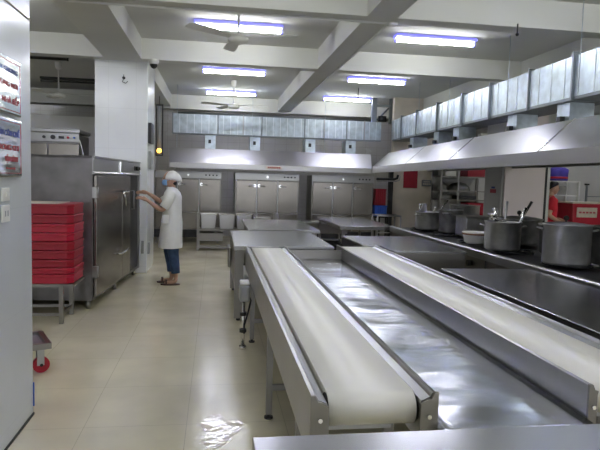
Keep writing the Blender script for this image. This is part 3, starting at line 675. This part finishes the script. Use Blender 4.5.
MB().lathe([(0,0),(.055,0),(.06,.01),(.058,.345),(.063,.35),(.054,.35),(.052,.012),(0,.01)],2.98,7.90,.858,24).build('jug_body','chrome',jg)
MB().tube([(2.93,7.86,1.18),(2.90,7.83,1.17),(2.90,7.83,1.11),(2.93,7.86,1.10)],.007).build('handle','chrome',jg)

# ------------------------------------------------------------------ right background
tag(MB().box(4.44,4.78,13.12,13.148,1.38,1.80).build('notice_board','red2'),'plain red notice on the beige wall at the rear right','notice')
tn = thing('wall_notice', 'small dark grey notice right of the red one', 'notice', (4.95,13.1,1.4))
MB().box(4.90,5.15,13.13,13.148,1.43,1.58).build('board','galv_dark',tn)
dd = MB()
for k in range(4): dd.box(4.93+k*.05,4.965+k*.05,13.126,13.13,1.47,1.50)
dd.box(4.94,5.1,13.126,13.13,1.53,1.545).build('mark','label',tn)
pp = thing('black_pipe', 'black curved pipe running from the rear cabinets to the wall', 'pipe', (4,12.6,1.5))
MB().tube([(3.72,12.95,1.575),(4.15,12.95,1.575),(4.22,12.95,1.60),(4.24,12.95,1.68)],.03).build('pipe_run','dark',pp)
MB().tube([(3.72,12.94,1.53),(4.18,12.94,1.53),(4.27,12.94,1.55),(4.29,12.94,1.66)],.014).build('thin_pipe','steel',pp)
tag(MB().box(4.05,4.14,12.98,13.1,0,2.0).build('upright_post','dark'),'dark upright post right of the stacked crates at the rear','post')
ck = thing('crate_table', 'low dark table carrying the blue crate', 'table', (3.95,13.3,0))
MB().box(3.72,4.03,13.0,13.6,.66,.70).build('table_top','dark',ck)
for x in (3.73,3.99):
    for y in (13.02,13.55): MB().box(x,x+.03,y,y+.03,0,.66).build('leg','dark',ck)
def crate(x0,x1,y0,y1,z0,z1,m,label):
    t = thing('plastic_crate', label, 'crate', ((x0+x1)/2,(y0+y1)/2,z0))
    MB().box(x0,x1,y0,y0+.01,z0,z1).box(x0,x1,y1-.01,y1,z0,z1).box(x0,x0+.01,y0+.01,y1-.01,z0,z1).box(x1-.01,x1,y0+.01,y1-.01,z0,z1).box(x0+.01,x1-.01,y0+.01,y1-.01,z0,z0+.01).build('shell',m,t)
    b = MB()
    k = x0
    while k < x1: b.box(k,k+.012,y0-.012,y0,z0,z1); k += (x1-x0-.012)/5 - 1e-6
    b.box(x0-.01,x1+.01,y0-.015,y0-.001,z1-.03,z1).build('ribs',m,t)
crate(3.73,4.02,13.03,13.45,.70,.95,'blue','blue crate at the rear right beside the last steel cabinet')
crate(3.74,3.99,13.05,13.4,.955,1.34,'red2','dark red crate on top of the blue crate')
rk = thing('pipe_rack', 'thin grey pipe frame behind the free-standing table', 'rack', (3.7,11.6,0))
for x in (3.36,3.86):
    for y in (11.5,11.9): MB().cyl((x,y,0),(x,y,.80),.015).build('leg','steel',rk)
MB().tube([(3.36,11.5,.80),(3.86,11.5,.80)],.015).tube([(3.36,11.9,.8),(3.86,11.9,.8)],.015).tube([(3.36,11.5,.45),(3.86,11.5,.45)],.012).tube([(3.86,11.5,.8),(3.86,11.9,.8)],.015).build('rail','steel',rk)

sf = thing('storage_shelf', 'open steel shelf unit behind the far end of the stove', 'shelf', (5.0,11.2,0))
for z in (.30,.86,1.19,1.37,1.66): MB().box(4.52,5.48,11.0,11.5,z-.02,z).build('shelf_board','brushed',sf)
for x in (4.50,5.48):
    for y in (11.0,11.47): MB().box(x,x+.03,y,y+.03,0,2.0).build('upright','brushed',sf)
MB().box(4.86,4.89,10.985,11.0,.3,2.0).build('center_upright','steel',sf)
MB().box(4.5,5.5,11.5,11.52,0,2.0).build('back_panel','grey_wall',sf)
for cx,z,rr,lab,m in ((4.99,1.37,.235,'large upturned dark bowl on the middle shelf','alu_dark'),(4.64,1.37,.10,'grey bowl at the left of the middle shelf','alu')):
    tag(MB().lathe([(rr,0),(rr,.01),(rr*.9,.08),(rr*.6,.15),(0,.18),(0,.17),(rr*.55,.14),(rr*.85,.07),(rr-.01,.0)],cx,11.24,z,28).build('upturned_bowl',m),lab,'bowl')
tag(MB().rbox(5.08,5.46,11.03,11.4,1.66,1.86,.01).build('storage_box','red2'),'dark red box on the top shelf beside the grey pillar','box')
tag(MB().rbox(4.6,4.84,11.03,11.4,1.66,1.82,.01).build('storage_box','white_plastic'),'white box at the left of the top shelf','box')
tag(MB().rbox(5.12,5.46,11.03,11.4,.86,1.13,.01).build('storage_box','red'),'red box on the low shelf above the square container','box')
tag(MB().rbox(4.92,5.3,11.05,11.4,1.19,1.27,.01).build('storage_box','dark'),'flat dark box on the shelf below the big bowl','box')
tag(MB().lathe([(0,0),(.13,0),(.14,.01),(.14,.12),(.13,.12),(.13,.01),(0,.01)],4.70,11.25,1.19,24).build('shelf_pot','alu'),'small dull pan on the shelf below the bowls','pan')
tag(MB().box(4.36,5.02,8.16,8.198,.0,2.6).build('wall_board','pink_board'),'plain pinkish board covering the front of the grey pillar','board')
tn = thing('pillar_notice', 'tiny red and blue notice on the left face of the grey pillar', 'notice', (4.32,8.5,1.4))
MB().box(4.322,4.329,8.36,8.54,1.38,1.44).build('red_mark','text_red',tn); MB().box(4.322,4.329,8.40,8.50,1.45,1.48).build('blue_mark','text_blue',tn)
dp = thing('door_post', 'shiny upright steel post at the opening beside the pinkish board', 'post', (5.1,8.3,0))
MB().box(5.03,5.06,8.17,8.30,0,2.3).build('dark_edge','dark',dp); MB().box(5.065,5.11,8.17,8.30,0,2.3).build('post','chrome',dp)
rs = thing('wire_rack', 'narrow rack with a violet bundle on top behind the man in red', 'rack', (6.6,10.2,0))
for x in (6.38,6.85):
    for y in (10.0,10.4): MB().box(x,x+.035,y,y+.035,0,1.60).build('upright','white_plastic',rs)
for z in (.5,1.02,1.35,1.62): MB().box(6.38,6.88,10.0,10.43,z-.02,z).build('shelf_board','white_plastic',rs)
MB().box(6.38,6.88,10.44,10.46,0,1.6).build('back_panel','white_plastic',rs)
tb = thing('cloth_bundle', 'violet-blue bundle with a red stripe on top of the narrow rack', 'bundle', (6.54,10.2,1.62))
MB().loft([(6.54,10.2,1.622,.18,.14),(6.54,10.2,1.64,.19,.16),(6.54,10.2,1.74,.19,.16),(6.54,10.2,1.84,.20,.16),(6.54,10.2,1.88,.12,.10)]).build('bundle','purple',tb)
MB().loft([(6.54,10.2,1.66,.194,.164),(6.54,10.2,1.70,.196,.166)],n=20).build('stripe','red',tb)
tag(MB().rbox(6.45,6.8,10.05,10.35,.505,.95,.02).build('storage_box','blue'),'blue container on the low level of the narrow rack','box')
tag(MB().rbox(6.44,6.65,10.05,10.35,1.352,1.52,.02).build('storage_box','alu'),'grey container near the top of the narrow rack behind the man','box')
for x0,x1,lab in ((6.08,6.66,'left red box with a pale label, on the counter beside the man'),(6.72,7.3,'right red box with a pale label, cut by the picture edge')):
    t = thing('red_bin', lab, 'box', ((x0+x1)/2,9.3,.86), 0, 'labelled red boxes')
    MB().prism([(x0+.02,.862),(x1-.02,.862),(x1,1.225),(x0,1.225)],9.0,9.55).build('body','red',t,bevel=.01)
    MB().box(x0-.01,x1+.01,8.985,9.56,1.225,1.25).build('rim','label',t)
    MB().box(x0+.08,x0+.46,8.988,8.999,.99,1.16).build('paper_label','label',t)
    dd = MB()
    for k in range(5): dd.box(x0+.12+k*.065,x0+.165+k*.065,8.984,8.988,1.06,1.09)
    dd.build('red_mark','text_red',t)
kt = thing('red_box_table', 'steel table under the labelled red boxes', 'table', (6.6,9.3,0))
MB().box(6.05,7.35,8.95,9.65,.82,.86).build('table_top','steel',kt)
for x in (6.1,7.25):
    for y in (9.0,9.58): MB().box(x,x+.04,y,y+.04,0,.82).build('leg','steel',kt)
gr = thing('guard_rail', 'grey rail with posts behind the labelled red boxes', 'rail', (6.9,9.9,0))
for x in (6.95,7.9): MB().box(x,x+.03,9.9,9.93,0,1.55).build('post','galv_dark',gr)
MB().box(6.98,7.9,9.91,9.925,1.33,1.345).build('rail','galv_dark',gr)
for x in (6.94,7.89): MB().box(x-.01,x+.06,9.89,9.94,1.55,1.58).build('cap','black',gr)

# ------------------------------------------------------------------ people
def skin_mesh(name, chains, sub=2):
    """chains of joints (point, radius) share joints by position; returns evaluated mesh data"""
    vs = []; es = []; rad = []
    def idx(p, r):
        for i, q in enumerate(vs):
            if (Vector(q)-Vector(p)).length < 1e-5: return i
        vs.append(tuple(p)); rad.append(r); return len(vs)-1
    for ch in chains:
        last = None
        for p, r in ch:
            i = idx(p, r)
            if last is not None and last != i: es.append((last, i))
            last = i
    me = bpy.data.meshes.new(name); me.from_pydata(vs, es, [])
    o = bpy.data.objects.new(name, me); C.objects.link(o)
    sk = o.modifiers.new('skin','SKIN'); sk.use_smooth_shade = True
    if not me.skin_vertices: 
        bpy.context.view_layer.objects.active = o
    for i, r in enumerate(rad):
        rr = r if isinstance(r, tuple) else (r, r)
        me.skin_vertices[0].data[i].radius = rr; me.skin_vertices[0].data[i].use_root = (i == 0)
    su = o.modifiers.new('sub','SUBSURF'); su.levels = sub; su.render_levels = sub
    bpy.context.view_layer.update()
    ev = bpy.data.meshes.new_from_object(o.evaluated_get(bpy.context.evaluated_depsgraph_get()))
    mb = MB(); mb.add([v.co.copy() for v in ev.vertices], [tuple(p.vertices) for p in ev.polygons], True)
    bpy.data.objects.remove(o); bpy.data.meshes.remove(ev)
    return mb
def hand(wrist, d, up, side, s=1.):
    """palm and five fingers as chains; d = pointing direction, side = thumb side"""
    W0 = Vector(wrist); d = Vector(d).normalized(); side = (Vector(side)-d*Vector(side).dot(d)).normalized(); nrm = d.cross(side)
    if nrm.dot(Vector(up)) < 0: nrm = -nrm
    pc = W0+d*.045*s; ch = [[(W0,.022*s),(pc,(.032*s))]]
    for k, (ln, off) in enumerate(((.075,.030),(.083,.010),(.077,-.010),(.06,-.028))):
        a = pc+d*.04*s+side*off*s; b = a+d*ln*.5*s-nrm*.008*s; c = a+d*ln*.92*s-nrm*.03*s
        ch.append([(pc,.03*s),(a,.0105*s),(b,.009*s),(c,.0075*s)])
    a = W0+d*.03*s+side*.035*s; ch.append([(W0,.022*s),(a,.013*s),(a+d*.035*s+side*.018*s,.010*s),(a+d*.058*s+side*.016*s-nrm*.01*s,.008*s)])
    return ch
def head_mb(c, h=.215, w=.155, dep=.19, lids=True):
    """sculpted head facing +x local, centre c"""
    mb = MB(); n, m_ = 28, 22; vs = []
    for i in range(m_+1):
        t = -PI/2+PI*i/m_; z = math.sin(t)
        for k in range(n):
            a = 2*PI*k/n; ca, sa = math.cos(a), math.sin(a); r = math.cos(t)
            x = r*ca; y = r*sa
            jaw = max(0, -z-.15)
            y *= 1-.35*jaw; x = x*(1-.10*jaw) + (.08*jaw if x > 0 else .20*jaw)
            if x > 0:
                f = math.exp(-(y/.17)**2)
                x += .17*f*math.exp(-((z+.18)/.16)**2) + .05*f*math.exp(-((z+.02)/.2)**2)       # nose
                x += .05*math.exp(-(y/.3)**2)*math.exp(-((z+.52)/.07)**2) + .045*math.exp(-(y/.3)**2)*math.exp(-((z+.85)/.12)**2)
                for sg in (-1, 1): x -= .07*math.exp(-((y-sg*.36)/.17)**2-((z-.02)/.1)**2)       # eye sockets
            vs.append((c[0]+x*dep/2, c[1]+y*w/2, c[2]+z*h/2))
    fs = [(i*n+k, i*n+(k+1) % n, (i+1)*n+(k+1) % n, (i+1)*n+k) for i in range(m_) for k in range(n)]
    mb.add(vs, fs, True)
    for sg in (-1, 1): mb.ball((c[0]-.005, c[1]+sg*w*.5, c[2]-.01), .016, .008, .03, 10, 8)
    return mb

def person(loc, rz, label, H, arms, coat, group=None):
    t = thing('person', label, 'person', loc, rz)
    return t
def place(mb, t): mb.v = [t.matrix_basis @ v for v in mb.v]; return mb

# woman: local +x = the way she faces
wm = thing('person', 'worker in white coat, white cap and blue mask opening the big cabinet', 'person', (-.60, 8.08, 0), PI)
sk = 1.0
P = lambda *a: Vector(a)
body = [
 [(P(-.02,0,.86),.11),(P(-.02,0,1.00),(.095,.085)),(P(-.02,0,1.16),.105),(P(-.015,0,1.27),.085),(P(-.01,0,1.33),.05),(P(-.01,0,1.40),.042),(P(.0,0,1.45),.045)],
 [(P(-.02,0,.86),.11),(P(.02,-.085,.80),.08),(P(.03,-.09,.45),.052),(P(.0,-.09,.25),.045),(P(-.01,-.09,.09),.030),(P(.0,-.09,.045),.034),(P(.09,-.10,.032),.028),(P(.15,-.10,.026),.02)],
 [(P(-.02,0,.86),.11),(P(-.04,.085,.80),.08),(P(-.04,.09,.45),.052),(P(-.07,.09,.25),.045),(P(-.08,.09,.09),.030),(P(-.07,.09,.045),.034),(P(.02,.10,.032),.028),(P(.08,.10,.026),.02)],
]
# near arm (towards the viewer) is local +y because she is turned by 180 degrees
ha = P(.31,.13,1.17); hb_ = P(.325,-.09,1.26)
armN = [(P(-.015,0,1.27),.085),(P(-.01,.13,1.27),.052),(P(.03,.18,1.16),.044),(P(.10,.19,1.03),.036),(P(.21,.16,1.10),.033),(ha,.022)]
armF = [(P(-.015,0,1.27),.085),(P(-.0,-.13,1.27),.052),(P(.07,-.17,1.18),.044),(P(.14,-.16,1.13),.036),(P(.24,-.12,1.20),.033),(hb_,.022)]
body += [armN, armF] + hand(ha,(1,-.15,.35),(0,0,1),(0,-1,.5)) + hand(hb_,(1,.1,.15),(0,0,1),(0,1,.6))
mb = skin_mesh('body', body, 2)
hd = head_mb((.02,0,1.462), .215, .15, .185); mb.add(hd.v, hd.f, True)
place(mb, wm).build('body','skin',wm)
eye = MB()
for sg in (-1, 1): eye.ball((.10,sg*.028,1.468),.008,.012,.006)
place(eye, wm).build('eye','hair',wm)
# coat: one lofted garment with sleeves
rg = []
for z, cx, rx, ry in ((.515,.005,.165,.215),(.55,.005,.165,.215),(.70,.0,.155,.205),(.86,-.01,.145,.195),(1.00,-.015,.130,.170),(1.12,-.01,.132,.175),(1.22,-.015,.128,.185),(1.28,-.015,.108,.180),(1.325,-.01,.075,.12),(1.355,.015,.055,.065)):
    rg.append((cx,0,z,rx,ry))
ct = MB(); n = 36; vs = []
for cx, cy, z, rx, ry in rg:
    for k in range(n):
        a = 2*PI*k/n; f = 1+.035*math.sin(a*7+z*3)*max(0,(1.1-z))+.012*math.sin(a*11+z*25)
        vs.append((cx+rx*f*math.cos(a), cy+ry*f*math.sin(a), z))
ct.add(vs, [(i*n+k, i*n+(k+1)%n, (i+1)*n+(k+1)%n, (i+1)*n+k) for i in range(len(rg)-1) for k in range(n)], True)
ct.tube([P(-.01,.10,1.26),P(-.005,.15,1.25),P(.03,.185,1.16),P(.085,.192,1.075)],[.075,.075,.068,.066],16)
ct.tube([P(-.01,-.10,1.26),P(.01,-.145,1.25),P(.075,-.17,1.18),P(.13,-.17,1.145)],[.075,.075,.068,.064],16)
co = place(ct, wm).build('lab_coat','cloth_white',wm)
place(MB().rbox(.02,.10,.195,.212,.86,.98,.006), wm).build('coat_pocket','cloth_white',wm)
jn = MB()
for pts in (((.02,-.085,.82),(.03,-.09,.62),(.03,-.09,.45),(.005,-.09,.27),(-.005,-.09,.165)), ((-.04,.085,.82),(-.04,.09,.62),(-.04,.09,.45),(-.065,.09,.27),(-.075,.09,.165))):
    jn.tube(pts[1:],[.085,.075,.062,.058],16)
place(jn, wm).build('jeans','denim',wm)
for x, y in ((.065,-.10),(-.005,.10)):
    s_ = MB().loft([(x,y,.0,.13,.045),(x,y,.018,.135,.048),(x,y,.022,.12,.04)]); s_.tube([(x+.05,y-.045,.02),(x+.055,y-.03,.06),(x+.06,y,.07),(x+.055,y+.03,.06),(x+.05,y+.045,.02)],.012)
    place(s_, wm).build('sandal','sandal',wm)
cp = MB(); cv_ = []
n, m_ = 28, 12
cap = []
for i in range(m_+1):
    t_ = -.12+ (PI/2+.12)*i/m_
    for k in range(n):
        a = 2*PI*k/n; pf = 1+.02*math.sin(a*13)
        x = .122*math.cos(t_)*math.cos(a)*pf; y = .10*math.cos(t_)*math.sin(a)*pf; z = .106*math.sin(t_)
        cap.append((-.022+x, y, 1.476+z+(-.05*x if x>0 else .30*x)))
cp.add(cap, [(i*n+k, i*n+(k+1)%n, (i+1)*n+(k+1)%n, (i+1)*n+k) for i in range(m_) for k in range(n)]+[tuple(range(n))[::-1]], True)
place(cp, wm).build('cap','cloth_white',wm)
place(MB().ball((-.045,0,1.405),.034,.046,.03), wm).build('hair','hair',wm)
mk = MB(); vs = []
for i in range(7):
    for k in range(11):
        a = -1.15+2.3*k/10; z = 1.375+.078*i/6; bul = math.sin(PI*i/6)
        vs.append((.007+(.108+.014*bul)*math.cos(a), .082*math.sin(a), z))
mk.add(vs, [(i*11+k,i*11+k+1,(i+1)*11+k+1,(i+1)*11+k) for i in range(6) for k in range(10)], True)
mk.tube([(.045,.075,1.44),(.015,.08,1.46),(.01,.085,1.45)],.003).tube([(.045,-.075,1.44),(.015,-.08,1.46),(.01,-.085,1.45)],.003)
mo = place(mk, wm).build('face_mask','mask',wm); so = mo.modifiers.new('t','SOLIDIFY'); so.thickness = .003

# man in red, facing right
mn = thing('person', 'man in red shirt standing beyond the stove, facing right', 'person', (5.46, 8.72, 0), math.radians(-8))
mn.matrix_basis = mn.matrix_basis @ Matrix.Scale(.95, 4)
hn = P(.12,-.20,.98); hf = P(.20,.16,1.02)
body = [
 [(P(0,0,.90),.12),(P(0,0,1.05),.11),(P(0,0,1.22),.12),(P(0,0,1.36),.09),(P(.01,0,1.43),.055),(P(.03,0,1.49),.048),(P(.04,0,1.53),.05)],
 [(P(0,0,.90),.12),(P(.0,-.09,.84),.085),(P(.01,-.10,.47),.058),(P(-.01,-.10,.26),.05),(P(-.02,-.10,.09),.034),(P(-.01,-.10,.05),.036),(P(.09,-.11,.035),.03),(P(.16,-.11,.03),.022)],
 [(P(0,0,.90),.12),(P(.0,.09,.84),.085),(P(.01,.10,.47),.058),(P(-.01,.10,.26),.05),(P(-.02,.10,.09),.034),(P(-.01,.10,.05),.036),(P(.09,.11,.035),.03),(P(.16,.11,.03),.022)],
 [(P(0,0,1.36),.09),(P(-.01,-.17,1.36),.056),(P(-.06,-.22,1.22),.048),(P(-.09,-.23,1.10),.040),(P(.0,-.23,1.04),.036),(hn,.025)],
 [(P(0,0,1.36),.09),(P(-.01,.17,1.36),.056),(P(.0,.21,1.22),.048),(P(.02,.22,1.10),.040),(P(.10,.20,1.06),.036),(hf,.025)],
] + hand(hn,(1,.2,-.15),(0,0,1),(0,1,.3)) + hand(hf,(1,-.2,-.1),(0,0,1),(0,-1,.3))
mb = skin_mesh('body', body, 2); hd = head_mb((.06,0,1.555), .225, .155, .195); mb.add(hd.v, hd.f, True)
place(mb, mn).build('body','skin',mn)
sh_ = MB(); vs = []; n = 32
rg = [(.86,0,.135,.185),(.90,0,.135,.185),(1.05,0,.13,.175),(1.22,0,.135,.19),(1.33,0,.12,.195),(1.39,0,.09,.15),(1.43,.01,.065,.075)]
for z,cx,rx,ry in rg:
    for k in range(n):
        a = 2*PI*k/n; f = 1+.02*math.sin(a*9+z*17); vs.append((cx+rx*f*math.cos(a), ry*f*math.sin(a), z))
sh_.add(vs, [(i*n+k, i*n+(k+1)%n, (i+1)*n+(k+1)%n, (i+1)*n+k) for i in range(len(rg)-1) for k in range(n)], True)
for sg in (-1,1): sh_.tube([P(0,sg*.12,1.34),P(-.01,sg*.18,1.34),P(-.045 if sg<0 else -.005,sg*.215,1.25),P(-.065 if sg<0 else .005,sg*.225,1.18)],[.08,.08,.072,.07],14)
place(sh_, mn).build('shirt','red_shirt',mn)
tz = MB()
for sg in (-1,1): tz.tube([(0,sg*.09,.90),(.01,sg*.10,.66),(.01,sg*.10,.47),(-.01,sg*.10,.25),(-.02,sg*.10,.10)],[.115,.10,.085,.075,.07],16)
place(tz, mn).build('trousers','trouser',mn)
hh = MB(); cap = []; n, m_ = 26, 10
for i in range(m_+1):
    t_ = .05+(PI/2-.05)*i/m_
    for k in range(n):
        a = 2*PI*k/n; x = .108*math.cos(t_)*math.cos(a); y = .088*math.cos(t_)*math.sin(a)
        cap.append((.042+x*.98, y, 1.585+.095*math.sin(t_)+(.75*x if x<0 else .35*x)*math.cos(t_)))
hh.add(cap, [(i*n+k, i*n+(k+1)%n, (i+1)*n+(k+1)%n, (i+1)*n+k) for i in range(m_) for k in range(n)]+[tuple(range(n))[::-1]], True)
place(hh, mn).build('hair','hair',mn)
eye = MB()
for sg in (-1, 1): eye.ball((.148,sg*.03,1.562),.008,.012,.006)
place(eye, mn).build('eye','hair',mn)
for sg in (-1,1): place(MB().loft([(.06,sg*.11,.0,.14,.05),(.06,sg*.11,.03,.145,.052),(.05,sg*.11,.07,.11,.045),(.0,sg*.105,.09,.06,.045)]), mn).build('shoe','black',mn)

# ------------------------------------------------------------------ world, camera, view
wd = bpy.data.worlds.new('daylight'); bpy.context.scene.world = wd; wd.use_nodes = True
bg = wd.node_tree.nodes['Background']; bg.inputs[0].default_value = (.9,.94,1.0,1); bg.inputs[1].default_value = 1.3

def rot(yaw, pit, roll):
    cy,sy,cp,sp,cr,sr = math.cos(yaw),math.sin(yaw),math.cos(pit),math.sin(pit),math.cos(roll),math.sin(roll)
    return Matrix(((cr,-sr,0),(sr,cr,0),(0,0,1))) @ Matrix(((1,0,0),(0,cp,-sp),(0,sp,cp))) @ Matrix(((cy,0,-sy),(0,1,0),(sy,0,cy)))
M = rot(math.radians(8.54), math.radians(4.52), math.radians(1.59))
conv = lambda r: Vector((r[0], r[2], -r[1]))
R_, D_, F_ = conv(M[0]), conv(M[1]), conv(M[2])
cam = bpy.data.cameras.new('camera'); cam.lens = 34.2; cam.sensor_width = 36; cam.clip_start = .05; cam.clip_end = 100
co = bpy.data.objects.new('camera', cam); C.objects.link(co)
U_ = -D_; B_ = -F_
co.matrix_world = Matrix(((R_.x,U_.x,B_.x,0),(R_.y,U_.y,B_.y,0),(R_.z,U_.z,B_.z,1.5),(0,0,0,1)))
sc = bpy.context.scene; sc.camera = co
sc.view_settings.view_transform = 'Standard'; sc.view_settings.look = 'None'; sc.view_settings.gamma = 1; sc.view_settings.use_curve_mapping = False
sc.view_settings.exposure = 1.5
sc.cycles.max_bounces = 8; sc.cycles.diffuse_bounces = 5; sc.cycles.glossy_bounces = 5
sc.cycles.sample_clamp_indirect = 6
